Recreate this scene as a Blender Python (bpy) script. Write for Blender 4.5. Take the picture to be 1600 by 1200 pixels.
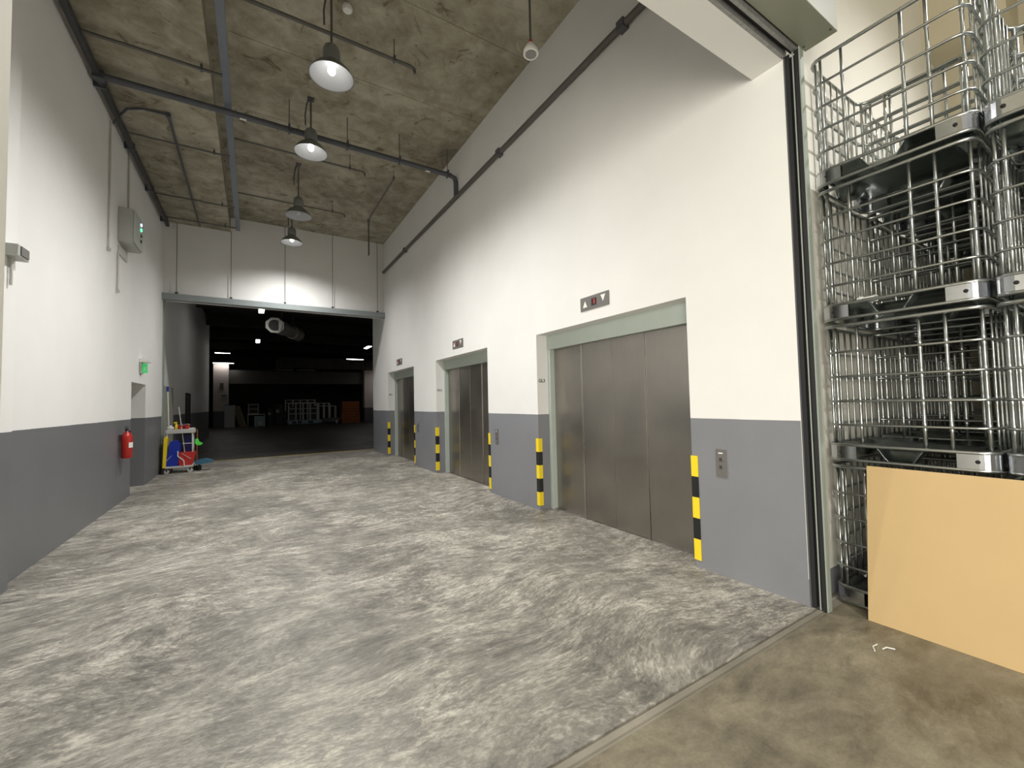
import bpy, math, random
from mathutils import Vector, Matrix, noise
random.seed(7)
for o in list(bpy.data.objects): bpy.data.objects.remove(o)
sc = bpy.context.scene
COL = sc.collection
PI = math.pi

def srgb(r, g, b):
    f = lambda c: (c/255/12.92) if c/255 <= .04045 else ((c/255+.055)/1.055)**2.4
    return (f(r), f(g), f(b), 1)

# ------------------------------------------------------------------ camera
FPX, YAW, PIT, ROL = 656.36, .553555, .041907, -.0218025
fw = Vector((math.sin(YAW)*math.cos(PIT), math.cos(YAW)*math.cos(PIT), math.sin(PIT)))
rt0 = Vector((math.cos(YAW), -math.sin(YAW), 0)); up0 = rt0.cross(fw)
rt = rt0*math.cos(ROL)+up0*math.sin(ROL); up = up0*math.cos(ROL)-rt0*math.sin(ROL)
cam = bpy.data.cameras.new('camera'); cam.sensor_width = 36; cam.lens = FPX/1600*36; cam.clip_end = 200; cam.clip_start = .02
camo = bpy.data.objects.new('camera', cam); COL.objects.link(camo)
M = Matrix((rt, up, -fw)).transposed().to_4x4(); M.translation = Vector((0, 0, 1.6)); camo.matrix_world = M
sc.camera = camo
R = math.radians
# ------------------------------------------------------------------ colour management, world, lights
sc.view_settings.view_transform = 'Standard'; sc.view_settings.look = 'None'
sc.view_settings.exposure = 0.0; sc.view_settings.gamma = 1; sc.view_settings.use_curve_mapping = False
SKY = .2; BAY = 690; LOBBY = 950; DAY = 800
w = bpy.data.worlds.new('sky'); sc.world = w; w.use_nodes = True
w.node_tree.nodes['Background'].inputs[0].default_value = (1.0, .97, .90, 1)
w.node_tree.nodes['Background'].inputs[1].default_value = SKY

def point(name, loc, e, col, r=.05, kind='POINT'):
    l = bpy.data.lights.new(name, kind); l.energy = e; l.color = col; l.shadow_soft_size = r
    if kind == 'SPOT': l.spot_size = R(155); l.spot_blend = 1
    o = bpy.data.objects.new(name, l); o.location = loc; COL.objects.link(o); return o

# daylight through the loading doorway behind and to the left of the camera
l = bpy.data.lights.new('daylight_doorway', 'AREA'); l.shape = 'RECTANGLE'; l.size = 4.8; l.size_y = 4.0; l.energy = DAY; l.color = (1, .95, .84)
o = bpy.data.objects.new('daylight_doorway', l); COL.objects.link(o); o.location = (-4.4, -3.2, 2.2); o.rotation_euler = (R(90), 0, R(-55))

# ------------------------------------------------------------------ materials
MAT = {}
def mat(name, col, rough=.6, metal=0, emit=None, es=1, nz=0, nscale=8, bump=0, bscale=40, spec=.5, aniso=0):
    m = bpy.data.materials.new(name); m.use_nodes = True; nt = m.node_tree; b = nt.nodes['Principled BSDF']
    b.inputs['Base Color'].default_value = col; b.inputs['Roughness'].default_value = rough; b.inputs['Metallic'].default_value = metal
    b.inputs['Specular IOR Level'].default_value = spec
    if emit:
        b.inputs['Emission Color'].default_value = emit; b.inputs['Emission Strength'].default_value = es
    tc = nt.nodes.new('ShaderNodeTexCoord')
    if nz:
        n = nt.nodes.new('ShaderNodeTexNoise'); n.inputs['Scale'].default_value = nscale; n.inputs['Detail'].default_value = 6
        nt.links.new(tc.outputs['Object'], n.inputs['Vector'])
        mx = nt.nodes.new('ShaderNodeMix'); mx.data_type = 'RGBA'
        mx.inputs[6].default_value = tuple(c*(1-nz) for c in col[:3])+(1,); mx.inputs[7].default_value = tuple(min(1, c*(1+nz)) for c in col[:3])+(1,)
        nt.links.new(n.outputs['Fac'], mx.inputs[0]); nt.links.new(mx.outputs[2], b.inputs['Base Color'])
    if bump:
        n2 = nt.nodes.new('ShaderNodeTexNoise'); n2.inputs['Scale'].default_value = bscale; n2.inputs['Detail'].default_value = 4
        nt.links.new(tc.outputs['Object'], n2.inputs['Vector'])
        bp = nt.nodes.new('ShaderNodeBump'); bp.inputs['Strength'].default_value = bump; bp.inputs['Distance'].default_value = .02
        nt.links.new(n2.outputs['Fac'], bp.inputs['Height']); nt.links.new(bp.outputs[0], b.inputs['Normal'])
    MAT[name] = m; return m

def math_node(nt, op, a, b=None, clamp=False):
    n = nt.nodes.new('ShaderNodeMath'); n.operation = op; n.use_clamp = clamp
    for i, v in enumerate((a, b)):
        if v is None: continue
        if isinstance(v, (int, float)): n.inputs[i].default_value = v
        else: nt.links.new(v, n.inputs[i])
    return n.outputs[0]
def noise_node(nt, vec, scale, detail=6, rough=.55, dist=0):
    n = nt.nodes.new('ShaderNodeTexNoise'); n.inputs['Scale'].default_value = scale; n.inputs['Detail'].default_value = detail
    n.inputs['Roughness'].default_value = rough; n.inputs['Distortion'].default_value = dist
    nt.links.new(vec, n.inputs['Vector']); return n
def ramp(nt, fac, stops):
    r = nt.nodes.new('ShaderNodeValToRGB'); e = r.color_ramp.elements
    while len(e) < len(stops): e.new(.5)
    for i, (p, c) in enumerate(stops):
        e[i].position = p; e[i].color = c if len(c) == 4 else tuple(c)+(1,)
    nt.links.new(fac, r.inputs[0]); return r.outputs[0]
def mixc(nt, fac, a, b, mode='MIX'):
    m = nt.nodes.new('ShaderNodeMix'); m.data_type = 'RGBA'; m.blend_type = mode
    for i, v in ((0, fac), (6, a), (7, b)):
        if isinstance(v, (int, float)): m.inputs[i].default_value = v
        elif isinstance(v, tuple): m.inputs[i].default_value = v
        else: nt.links.new(v, m.inputs[i])
    return m.outputs[2]

def wall_paint(name, zline, low=(.225, .23, .25, 1), white=(.80, .795, .775, 1)):
    """white emulsion above, grey gloss dado below a painted line at height zline (flat paint)"""
    m = bpy.data.materials.new(name); m.use_nodes = True; nt = m.node_tree; b = nt.nodes['Principled BSDF']
    g = nt.nodes.new('ShaderNodeNewGeometry'); s = nt.nodes.new('ShaderNodeSeparateXYZ'); nt.links.new(g.outputs['Position'], s.inputs[0])
    n1 = noise_node(nt, g.outputs['Position'], 1.3, 5); n2 = noise_node(nt, g.outputs['Position'], 60, 3)
    zz = math_node(nt, 'ADD', s.outputs[2], math_node(nt, 'MULTIPLY', math_node(nt, 'SUBTRACT', n1.outputs['Fac'], .5), .012))
    up_ = math_node(nt, 'GREATER_THAN', zz, zline)
    wv = ramp(nt, n1.outputs['Fac'], [(.3, tuple(c*.95 for c in white[:3])), (.7, white)])
    lv = ramp(nt, n1.outputs['Fac'], [(.3, tuple(c*.9 for c in low[:3])), (.7, low)])
    nt.links.new(mixc(nt, up_, lv, wv), b.inputs['Base Color'])
    nt.links.new(math_node(nt, 'ADD', .42, math_node(nt, 'MULTIPLY', up_, .25)), b.inputs['Roughness'])
    bp = nt.nodes.new('ShaderNodeBump'); bp.inputs['Strength'].default_value = .12; bp.inputs['Distance'].default_value = .004
    nt.links.new(n2.outputs['Fac'], bp.inputs['Height']); nt.links.new(bp.outputs[0], b.inputs['Normal'])
    MAT[name] = m; return m

def concrete_floor(name, dark, mid, light, swirl=1.0, warm=0):
    m = bpy.data.materials.new(name); m.use_nodes = True; nt = m.node_tree; b = nt.nodes['Principled BSDF']
    g = nt.nodes.new('ShaderNodeNewGeometry'); P = g.outputs['Position']
    # broad trowel swirls: warp the domain by a low noise, then stretch
    w1 = noise_node(nt, P, .5, 1)
    sub = nt.nodes.new('ShaderNodeVectorMath'); sub.operation = 'SUBTRACT'; nt.links.new(w1.outputs['Color'], sub.inputs[0]); sub.inputs[1].default_value = (.5, .5, .5)
    sca = nt.nodes.new('ShaderNodeVectorMath'); sca.operation = 'SCALE'; nt.links.new(sub.outputs[0], sca.inputs[0]); sca.inputs['Scale'].default_value = 1.3*swirl
    add = nt.nodes.new('ShaderNodeVectorMath'); add.operation = 'ADD'; nt.links.new(P, add.inputs[0]); nt.links.new(sca.outputs[0], add.inputs[1])
    mp = nt.nodes.new('ShaderNodeMapping'); mp.inputs['Rotation'].default_value = (0, 0, -.5); mp.inputs['Scale'].default_value = (1.5, 3.6, 1)
    nt.links.new(add.outputs[0], mp.inputs['Vector'])
    big = noise_node(nt, P, .7, 4, .55, .4)
    mp2 = nt.nodes.new('ShaderNodeMapping'); mp2.inputs['Rotation'].default_value = (0, 0, .75); mp2.inputs['Scale'].default_value = (1.3, 3.2, 1)
    nt.links.new(add.outputs[0], mp2.inputs['Vector'])
    sel = noise_node(nt, P, .55, 3, .6, .8)
    sm = ramp(nt, sel.outputs['Fac'], [(.44, (0, 0, 0)), (.56, (1, 1, 1))])
    def streak(sc_, det, ro, di):
        A = noise_node(nt, mp.outputs[0], sc_, det, ro, di); B_ = noise_node(nt, mp2.outputs[0], sc_, det, ro, di)
        return mixc(nt, sm, A.outputs['Fac'], B_.outputs['Fac'])
    st = streak(3.0, 8, .62, .5); fine = streak(13, 6, .62, .9)
    mid_ = noise_node(nt, P, 2.2, 8, .66, .6)
    grit = noise_node(nt, P, 70, 4)
    v = math_node(nt, 'ADD', math_node(nt, 'MULTIPLY', st, .30), math_node(nt, 'MULTIPLY', fine, .32*(1.0 if swirl == 1.0 else .4)))
    v = math_node(nt, 'ADD', v, math_node(nt, 'MULTIPLY', mid_.outputs['Fac'], .20+.32*(1-(1.0 if swirl == 1.0 else .4))))
    v = math_node(nt, 'ADD', v, math_node(nt, 'MULTIPLY', big.outputs['Fac'], .18))
    c = ramp(nt, v, [(.405, dark), (.485, mid), (.535, tuple(a_*.62+b_*.38 for a_, b_ in zip(mid, light))), (.60, light)])
    c = mixc(nt, .35, c, ramp(nt, grit.outputs['Fac'], [(.3, (.55, .55, .55)), (.7, (1, 1, 1))]), 'MULTIPLY')
    nt.links.new(c, b.inputs['Base Color'])
    nt.links.new(ramp(nt, v, [(.42, (.40,)*3), (.58, (.62,)*3)]), b.inputs['Roughness'])
    b.inputs['Specular IOR Level'].default_value = .45
    bp = nt.nodes.new('ShaderNodeBump'); bp.inputs['Strength'].default_value = .3; bp.inputs['Distance'].default_value = .006
    nt.links.new(v, bp.inputs['Height']); nt.links.new(bp.outputs[0], b.inputs['Normal'])
    MAT[name] = m; return m

def concrete_ceiling(name):
    m = bpy.data.materials.new(name); m.use_nodes = True; nt = m.node_tree; b = nt.nodes['Principled BSDF']
    g = nt.nodes.new('ShaderNodeNewGeometry'); P = g.outputs['Position']
    a = noise_node(nt, P, .55, 6, .6, .4); c1 = noise_node(nt, P, 3.5, 8, .65, .5); c2 = noise_node(nt, P, 2.1, 9, .72, 1.5)
    v = math_node(nt, 'ADD', math_node(nt, 'MULTIPLY', a.outputs['Fac'], .55), math_node(nt, 'MULTIPLY', c1.outputs['Fac'], .45))
    c = ramp(nt, v, [(.38, (.19, .165, .12)), (.5, (.33, .30, .225)), (.62, (.47, .44, .355))])
    spots = ramp(nt, c2.outputs['Fac'], [(.36, (.40, .33, .24)), (.42, (1, 1, 1))])
    c = mixc(nt, .8, c, spots, 'MULTIPLY')
    pl = ramp(nt, c2.outputs['Fac'], [(.66, (0, 0, 0)), (.72, (1, 1, 1))])
    c = mixc(nt, math_node(nt, 'MULTIPLY', pl, .5), c, (.52, .50, .43, 1))
    nt.links.new(c, b.inputs['Base Color']); b.inputs['Roughness'].default_value = .85
    bp = nt.nodes.new('ShaderNodeBump'); bp.inputs['Strength'].default_value = .3; bp.inputs['Distance'].default_value = .02
    nt.links.new(c1.outputs['Fac'], bp.inputs['Height']); nt.links.new(bp.outputs[0], b.inputs['Normal'])
    MAT[name] = m; return m

def brushed(name, col, rough, sx=(60, 60, .6)):
    m = bpy.data.materials.new(name); m.use_nodes = True; nt = m.node_tree; b = nt.nodes['Principled BSDF']
    b.inputs['Metallic'].default_value = 1; g = nt.nodes.new('ShaderNodeNewGeometry')
    mp = nt.nodes.new('ShaderNodeMapping'); mp.inputs['Scale'].default_value = sx; nt.links.new(g.outputs['Position'], mp.inputs['Vector'])
    n = noise_node(nt, mp.outputs[0], 1.5, 5, .6); n2 = noise_node(nt, g.outputs['Position'], 1.2, 4, .6)
    c = ramp(nt, n.outputs['Fac'], [(.3, tuple(x*.95 for x in col)), (.7, col)])
    c = mixc(nt, .5, c, ramp(nt, n2.outputs['Fac'], [(.35, (.72, .72, .72)), (.65, (1, 1, 1))]), 'MULTIPLY')
    nt.links.new(c, b.inputs['Base Color'])
    nt.links.new(ramp(nt, n2.outputs['Fac'], [(.35, (rough-.06,)*3), (.65, (rough+.06,)*3)]), b.inputs['Roughness'])
    MAT[name] = m; return m

wall_paint('paint', 1.403); wall_paint('paint_left', 1.425, low=(.165, .17, .18, 1)); wall_paint('paint_lobby', .20, white=(.80, .78, .70, 1))
wall_paint('paint_far', 1.33, low=(.17, .17, .18, 1), white=(.74, .66, .62, 1))
wall_paint('paint_lift1', 1.403)
concrete_floor('floor_conc', (.115, .108, .095), (.235, .222, .19), (.62, .59, .51))
concrete_floor('floor_lobby', (.12, .102, .07), (.20, .175, .12), (.32, .285, .20), swirl=.45)
concrete_floor('floor_hall', (.016, .015, .013), (.03, .028, .024), (.055, .05, .044))  # dimness of the hall put into a near-black floor colour
concrete_ceiling('ceil_conc')
brushed('steel_door', (.40, .375, .34), .34); brushed('steel_edge', (.55, .52, .48), .3); brushed('steel_plate', (.45, .43, .41), .4)
mat('galv', (.40, .42, .41, 1), .33, 1, nz=.12, nscale=25)
mat('galv_sheet', (.22, .25, .245, 1), .30, 1, nz=.25, nscale=9)
mat('galv_foot', (.55, .57, .60, 1), .22, 1, nz=.1, nscale=20)
mat('hole', (.01, .01, .01, 1), .8)
mat('frame_green', (.42, .47, .43, 1), .45, nz=.05); mat('steel_beam', (.25, .28, .28, 1), .45, nz=.08)
mat('housing', (.25, .265, .205, 1), .45, nz=.06, nscale=3); mat('rail_green', (.30, .34, .30, 1), .45, nz=.1)
mat('black', (.012, .012, .013, 1), .6); mat('dark', (.04, .04, .042, 1), .55)
mat('galv_rough', (.30, .30, .29, 1), .55, .6, nz=.4, nscale=30)
mat('pipe_dark', (.085, .09, .105, 1), .5, nz=.1); mat('black_steel', (.045, .045, .05, 1), .5, nz=.1); mat('pipe_brown', (.11, .10, .09, 1), .5, nz=.1)
mat('conduit', (.13, .125, .115, 1), .45, .3, nz=.1); mat('tray_blue', (.21, .23, .27, 1), .45, .3, nz=.1)
mat('conduit_white', (.5, .5, .46, 1), .5); mat('box_grey', (.45, .46, .43, 1), .5, nz=.04)
mat('white_plastic', (.78, .78, .74, 1), .4); mat('white_metal', (.75, .76, .74, 1), .4)
mat('yellow', (.87, .66, .02, 1), .5, nz=.05); mat('blackp', (.012, .012, .012, 1), .5)
mat('red', (.42, .02, .015, 1), .3); mat('blue', (.01, .03, .36, 1), .35); mat('redb', (.5, .025, .02, 1), .4)
mat('green_sign', (.02, .35, .08, 1), .4, emit=(.1, .9, .25, 1), es=.35); mat('greencloth', (.1, .75, .08, 1), .8)
mat('navy', (.008, .01, .09, 1), .5); mat('tealdust', (.04, .14, .22, 1), .5)
mat('led_red', (.3, .0, .0, 1), .4, emit=(1, .03, .03, 1), es=1.2); mat('led_green', (.0, .5, .2, 1), .4, emit=(.1, 1, .35, 1), es=3); mat('led_blue', (.3, .35, .6, 1), .4, emit=(.5, .6, 1, 1), es=3)
mat('arrow_white', (.85, .85, .8, 1), .5); mat('print', (.03, .03, .03, 1), .6); mat('plate_grey', (.20, .19, .18, 1), .45, .4)
mat('refl_white', (.42, .43, .44, 1), .4); mat('shade_out', (.22, .23, .22, 1), .45, .3); mat('bulb', (1, 1, 1, 1), .3, emit=(1, .97, .92, 1), es=8.5)
mat('bulb_off', (.6, .6, .62, 1), .2); mat('tube_on', (1, 1, 1, 1), .3, emit=(1, .96, .90, 1), es=22); mat('tube_off', (.4, .39, .36, 1), .4)
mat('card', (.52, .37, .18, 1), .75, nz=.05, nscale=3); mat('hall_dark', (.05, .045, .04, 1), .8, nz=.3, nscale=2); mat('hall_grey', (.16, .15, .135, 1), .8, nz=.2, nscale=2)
mat('beige', (.50, .45, .33, 1), .7, nz=.06, nscale=2); mat('door_pale', (.42, .42, .36, 1), .5); mat('door_grey', (.24, .24, .22, 1), .45)
mat('wood_orange', (.38, .12, .03, 1), .6, nz=.3, nscale=5); mat('paleblue', (.40, .58, .60, 1), .5); mat('ply', (.42, .36, .24, 1), .7, nz=.15)
mat('glassy', (.08, .11, .12, 1), .15); mat('castor', (.5, .5, .48, 1), .5)
mat('sill_conc', (.235, .215, .17, 1), .7, nz=.45, nscale=2.2)
mat('yellow_line', (.40, .29, .08, 1), .6, nz=.5, nscale=6)

# ------------------------------------------------------------------ mesh builder
class MB:
    def __init__(s): s.v = []; s.f = []; s.sm = []
    def add(s, vs, fs, smooth=False):
        n = len(s.v); s.v += [tuple(v) for v in vs]; s.f += [tuple(i+n for i in f) for f in fs]; s.sm += [smooth]*len(fs); return s
    def box(s, x0, y0, z0, x1, y1, z1):
        v = [(x, y, z) for z in (z0, z1) for y in (y0, y1) for x in (x0, x1)]
        return s.add(v, [(0, 2, 3, 1), (4, 5, 7, 6), (0, 1, 5, 4), (2, 6, 7, 3), (0, 4, 6, 2), (1, 3, 7, 5)])
    def tube(s, pts, r, seg=8, closed=False, caps=True, radii=None):
        pts = [Vector(p) for p in pts]; n = len(pts); vs = []; ref = None
        for i, p in enumerate(pts):
            a = pts[(i-1) % n] if (i or closed) else p; b = pts[(i+1) % n] if (i < n-1 or closed) else p
            t = (b-a).normalized()
            if ref is None:
                ref = t.cross(Vector((0, 0, 1)))
                if ref.length < .01: ref = t.cross(Vector((0, 1, 0)))
            ref = (ref-t*ref.dot(t)).normalized(); bi = t.cross(ref); rr = radii[i] if radii else r
            for k in range(seg):
                an = 2*PI*k/seg; vs.append(p+ref*math.cos(an)*rr+bi*math.sin(an)*rr)
        fs = []
        for i in range(n if closed else n-1):
            j = (i+1) % n
            for k in range(seg):
                l = (k+1) % seg; fs.append((i*seg+k, i*seg+l, j*seg+l, j*seg+k))
        if caps and not closed: fs += [tuple(reversed(range(seg))), tuple(range((n-1)*seg, n*seg))]
        return s.add(vs, fs, True)
    def cyl(s, a, b, r, seg=12): return s.tube([a, b], r, seg)
    def lathe(s, prof, c=(0, 0, 0), seg=32, axis='z', cap=False):
        vs = []; fs = []; n = len(prof)
        for (r, z) in prof:
            for k in range(seg):
                a = 2*PI*k/seg; x, y = r*math.cos(a), r*math.sin(a)
                p = (x, y, z) if axis == 'z' else ((z, x, y) if axis == 'x' else (y, z, x))
                vs.append((p[0]+c[0], p[1]+c[1], p[2]+c[2]))
        for i in range(n-1):
            for k in range(seg):
                l = (k+1) % seg; fs.append((i*seg+k, i*seg+l, (i+1)*seg+l, (i+1)*seg+k))
        if cap: fs += [tuple(reversed(range(seg))), tuple(range((n-1)*seg, n*seg))]
        return s.add(vs, fs, True)
    def prism(s, poly, ax, a, b):
        """poly = list of 2D points, extruded along axis ax from a to b"""
        def P(u, v, w): return (w, u, v) if ax == 0 else ((u, w, v) if ax == 1 else (u, v, w))
        n = len(poly); vs = [P(u, v, a) for u, v in poly]+[P(u, v, b) for u, v in poly]
        fs = [tuple(reversed(range(n))), tuple(range(n, 2*n))]+[(i, (i+1) % n, n+(i+1) % n, n+i) for i in range(n)]
        return s.add(vs, fs)
    def mesh(s, name):
        m = bpy.data.meshes.new(name); m.from_pydata(s.v, [], s.f); m.polygons.foreach_set('use_smooth', s.sm); m.update()
        import bmesh
        bm = bmesh.new(); bm.from_mesh(m); bmesh.ops.recalc_face_normals(bm, faces=bm.faces); bm.to_mesh(m); bm.free()
        return m
    def build(s, name, mt, parent=None, loc=None, bevel=0, **kw):
        o = bpy.data.objects.new(name, s.mesh(name)); o.data.materials.append(MAT[mt] if isinstance(mt, str) else mt); COL.objects.link(o)
        if parent: o.parent = parent
        if loc: o.location = loc
        if any(s.sm):
            md = o.modifiers.new('ws', 'EDGE_SPLIT'); md.split_angle = R(45)
        if bevel:
            b = o.modifiers.new('bevel', 'BEVEL'); b.width = bevel; b.segments = 2; b.limit_method = 'ANGLE'
        for k, v in kw.items(): o[k] = v
        return o
R = math.radians
def B(*a): return MB().box(*a)
def tag(o, label, cat=None, group=None, kind=None):
    o['label'] = label
    if cat: o['category'] = cat
    if group: o['group'] = group
    if kind: o['kind'] = kind
    return o
def empty(name, loc=(0, 0, 0), rz=0, **k):
    o = bpy.data.objects.new(name, None); o.location = loc; o.rotation_euler = (0, 0, rz); o.empty_display_size = .1; COL.objects.link(o)
    if k: tag(o, **k)
    return o
def kids(o): return [c for c in bpy.data.objects if c.parent == o]
def copy_tree(o, parent=None, tree=None):
    c = o.copy(); COL.objects.link(c)
    if parent: c.parent = parent
    for ch, sub in (tree if tree is not None else get_tree(o)): copy_tree(ch, c, sub)
    return c
def get_tree(o): return [(ch, get_tree(ch)) for ch in kids(o)]
def struct(name, mb, mt, label, parent=None, bevel=0):
    o = mb.build(name, mt, parent, bevel=bevel); return tag(o, label, kind='structure')

XR, XL, CZ, END = 3.6, -1.95, 6.8, 13.6
# ================================================================== STRUCTURE
struct('floor_hall', B(-14, 15.6, -.12, 16, 48, 0), 'floor_hall', 'floor of the hall beyond, its lack of light put into a dark colour')
struct('floor', B(-3.0, 1.56, -.12, 4.2, 15.6, 0), 'floor_conc', 'grey smeared power-trowelled concrete floor running down the lift corridor into the dark hall')
struct('floor_lobby', B(-9, -9, -.12, 9, 1.49, -.004), 'floor_lobby', 'brown-grey concrete floor of the loading lobby in front of the shutter')
struct('trim_1', B(-2.6, 1.49, -.12, 4.2, 1.56, -.010).box(-.6, 1.512, -.12, 3.6, 1.545, -.002), 'sill_conc', 'sunken joint across the floor under the roller shutter')
# right wall with three lift recesses
lifts = [(2.56, 5.11, 5.06), (6.65, 9.16, 9.12), (10.72, 13.2, 13.2)]
wr = MB(); y = 1.60
for (a, b, c) in lifts:
    wr.box(XR, y, 0, 3.95, a, CZ+.1); wr.box(XR, a, 2.585, 3.95, b, CZ+.1); y = b
wr.box(XR, y, 0, 3.95, 15.1, CZ+.1)
struct('wall_right', wr, 'paint', 'tall white wall with grey dado holding the three goods lifts')
struct('wall_lift_shaft', B(3.951, 1.7, 0, 4.1, 15.0, 3.2), 'dark', 'dark back of the lift recesses')
# left wall, door recess at 10.55..11.75
wl = MB(); XLn = -1.88
wl.box(-2.6, 1.84, 0, XLn, 5.71, CZ+.1)
wl.box(-2.5, 5.7, 0, XL, 10.52, CZ+.1).box(-2.5, 10.52, 2.13, XL, 11.76, CZ+.1).box(-2.5, 11.76, 0, XL, END+.05, CZ+.1)
struct('wall_left', wl, 'paint_left', 'tall white left wall with grey dado and a recessed doorway')
struct('wall_left_hall', B(-2.6, END+.05, 0, -2.02, 28.1, 6.3), 'paint_left', 'left wall carrying on into the dark hall beyond the shutter beam')
struct('wall_end', B(XL-.05, END, 4.40, XR+.05, END+.3, CZ+.1), 'paint', 'white wall above the far opening at the end of the corridor')
struct('wall_jamb_left', B(-2.5, 1.6, 0, -.63, 1.84, 7.4), 'paint_lobby', 'cream jamb at the left edge of the near shutter opening')
struct('wall_lintel', B(-.63, 1.6, 4.28, XR, 1.84, 7.4), 'paint', 'white concrete lintel over the near shutter opening')
struct('wall_lobby_right', B(3.6, 1.6, 0, 8.2, 1.595+.15, 7.4) if False else B(3.951, 1.6, 0, 8.2, 1.75, 7.4).box(3.6, 1.597, 0, 3.951, 1.6, 7.4), 'paint_lobby', 'pale wall with a low grey skirting band behind the stacked cages')
struct('wall_lobby_left', B(-9, 1.6, 0, -2.5, 1.84, 7.4), 'paint_lobby', 'lobby wall left of the shutter opening, outside the picture')
lr = MB().box(7.9, -4, 0, 8.1, 1.6, 7.4).box(7.2, .9, 5.9, 7.9, 1.6, 7.4)
struct('wall_lobby_east', lr, 'beige', 'beige wall and beam beyond the stacked cages')
struct('ceiling', B(-.53, 1.84, CZ, XR, END, CZ+.1), 'ceil_conc', 'stained brown-grey concrete soffit over the corridor')
struct('ceiling_dropped', B(XL, 1.84, 6.4, -.53, END, CZ+.1), 'ceil_conc', 'lower strip of stained concrete soffit along the left wall')
struct('ceiling_lobby', B(-9, -4.5, 7.4, 9, 1.84, 7.5), 'beige', 'lobby ceiling above the shutter housing')
# formwork battens left in the soffit
for i, yy in enumerate((3.4, 5.1, 6.75, 8.45, 10.1, 11.8)):
    struct('trim_%d' % (i+2), B(-.5, yy, CZ-.006, XR, yy+.03, CZ), 'ceil_conc', 'raised formwork joint line across the concrete soffit')
# far hall
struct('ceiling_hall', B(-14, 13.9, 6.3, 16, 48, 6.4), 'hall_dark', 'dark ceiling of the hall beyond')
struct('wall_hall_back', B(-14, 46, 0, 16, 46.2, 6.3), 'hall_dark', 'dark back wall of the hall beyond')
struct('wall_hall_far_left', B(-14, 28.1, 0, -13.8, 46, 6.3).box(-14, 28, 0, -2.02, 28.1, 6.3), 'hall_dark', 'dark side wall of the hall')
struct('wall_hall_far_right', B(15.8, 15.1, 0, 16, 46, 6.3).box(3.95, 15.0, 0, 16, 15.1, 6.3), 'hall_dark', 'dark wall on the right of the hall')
struct('wall_pillar_left', B(-2.75, 42, 0, -1.7, 42.6, 5.3), 'paint_far', 'white pillar with grey base at the far left of the dark hall')
struct('wall_pillar_right', B(9.1, 41.6, 0, 12.5, 42.4, 4.9), 'paint_far', 'pale pink-white wall end with grey dado at the far right of the dark hall')
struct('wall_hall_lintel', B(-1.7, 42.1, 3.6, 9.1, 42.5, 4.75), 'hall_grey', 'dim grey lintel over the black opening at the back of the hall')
for i, yy in enumerate((17.6, 21.5, 26, 31, 36)):
    struct('beam_%d' % (i+1) if False else 'trim_%d' % (i+10), B(-13.8 if yy > 28 else -2.02, yy, 5.85, 15.8, yy+.35, 6.3), 'hall_dark', 'dark downstand beam under the hall ceiling')
struct('trim_20', B(-2.0, 15.55, 0, 3.9, 15.68, .003), 'yellow_line', 'worn yellow line painted across the floor at the hall entrance')

# end opening: steel beam, jambs, threaded rods
bm_ = MB().box(XL-.02, END-.14, 4.37, XR, END, 4.53)
eb = bm_.build('steel_beam', 'steel_beam', bevel=.006); tag(eb, 'grey steel beam across the top of the far opening under the white wall', 'beam')
for x, lb in ((-1.67, 'leftmost'), (-.51, 'second from the left'), (.78, 'middle'), (2.05, 'second from the right'), (3.38, 'rightmost')):
    q = empty('hanger_rod', (x, END-.07, 4.53), label='thin rod holding the far grey steel beam, %s of five' % lb, cat='rod', group='hanger rods of the far steel beam')
    MB().cyl((0, 0, 0), (0, 0, (6.4 if x < -.5 else CZ)-4.53), .007, 6).build('rod', 'conduit', q)
    B(-.03, -.03, 0, .03, .03, .05).build('clamp', 'black', q)
struct('trim_21', B(-2.02, END+.05, 0, -1.93, END+.22, 4.4), 'rail_green', 'steel shutter guide on the left edge of the far opening')
0 and struct('trim_22', B(XR-.06, END+.05, 1.5, XR, END+.22, 4.4), 'rail_green', 'steel edge on the right of the far opening')

# ---------------------------------------------------------------- near shutter: guide rail, housing
g = empty('shutter_guide', (XR, 1.476, 0), label='tall steel roller-shutter guide rail at the right of the opening', cat='guide rail')
B(0, 0, 0, .055, .010, 4.30).build('near_flange', 'rail_green', g)
B(0, .110, 0, .055, .12, 4.30).build('far_flange', 'pipe_dark', g)
B(.047, .010, 0, .055, .110, 4.30).build('web', 'black', g)
B(.002, .010, 0, .014, .040, 4.30).build('brush_seal', 'black', g)
B(.002, .050, 0, .010, .058, 4.30).build('centre_lip', 'rail_green', g)
B(.002, .078, 0, .014, .110, 4.30).build('brush_seal', 'black', g)
h = empty('shutter_housing', (0, 1.28, 4.34), label='grey-green sheet metal roller-shutter housing above the opening', cat='shutter housing')
B(-.8, 0, 0, 3.75, .22, .48).build('casing', 'housing', h, bevel=.004)
for x in (-.5, .5, 2.0, 3.68):
    for yy in (.02, .2): MB().cyl((x, yy, -.004), (x, yy, .002), .008, 8).build('screw', 'dark', h)
c = MB(); 
ct = empty('shutter_curtain', (0, 1.5, 4.3), label='bottom edge of the rolled-up steel shutter in its slot under the lintel', cat='shutter')
B(-.6, .01, .004, 3.66, .035, .3).build('bottom_bar', 'galv_rough', ct)
B(-.6, .038, .03, 3.66, .065, .3).build('slats', 'black', ct)
B(-.6, .072, -.015, 3.58, .098, .3).build('angle', 'galv_rough', ct)

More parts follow.
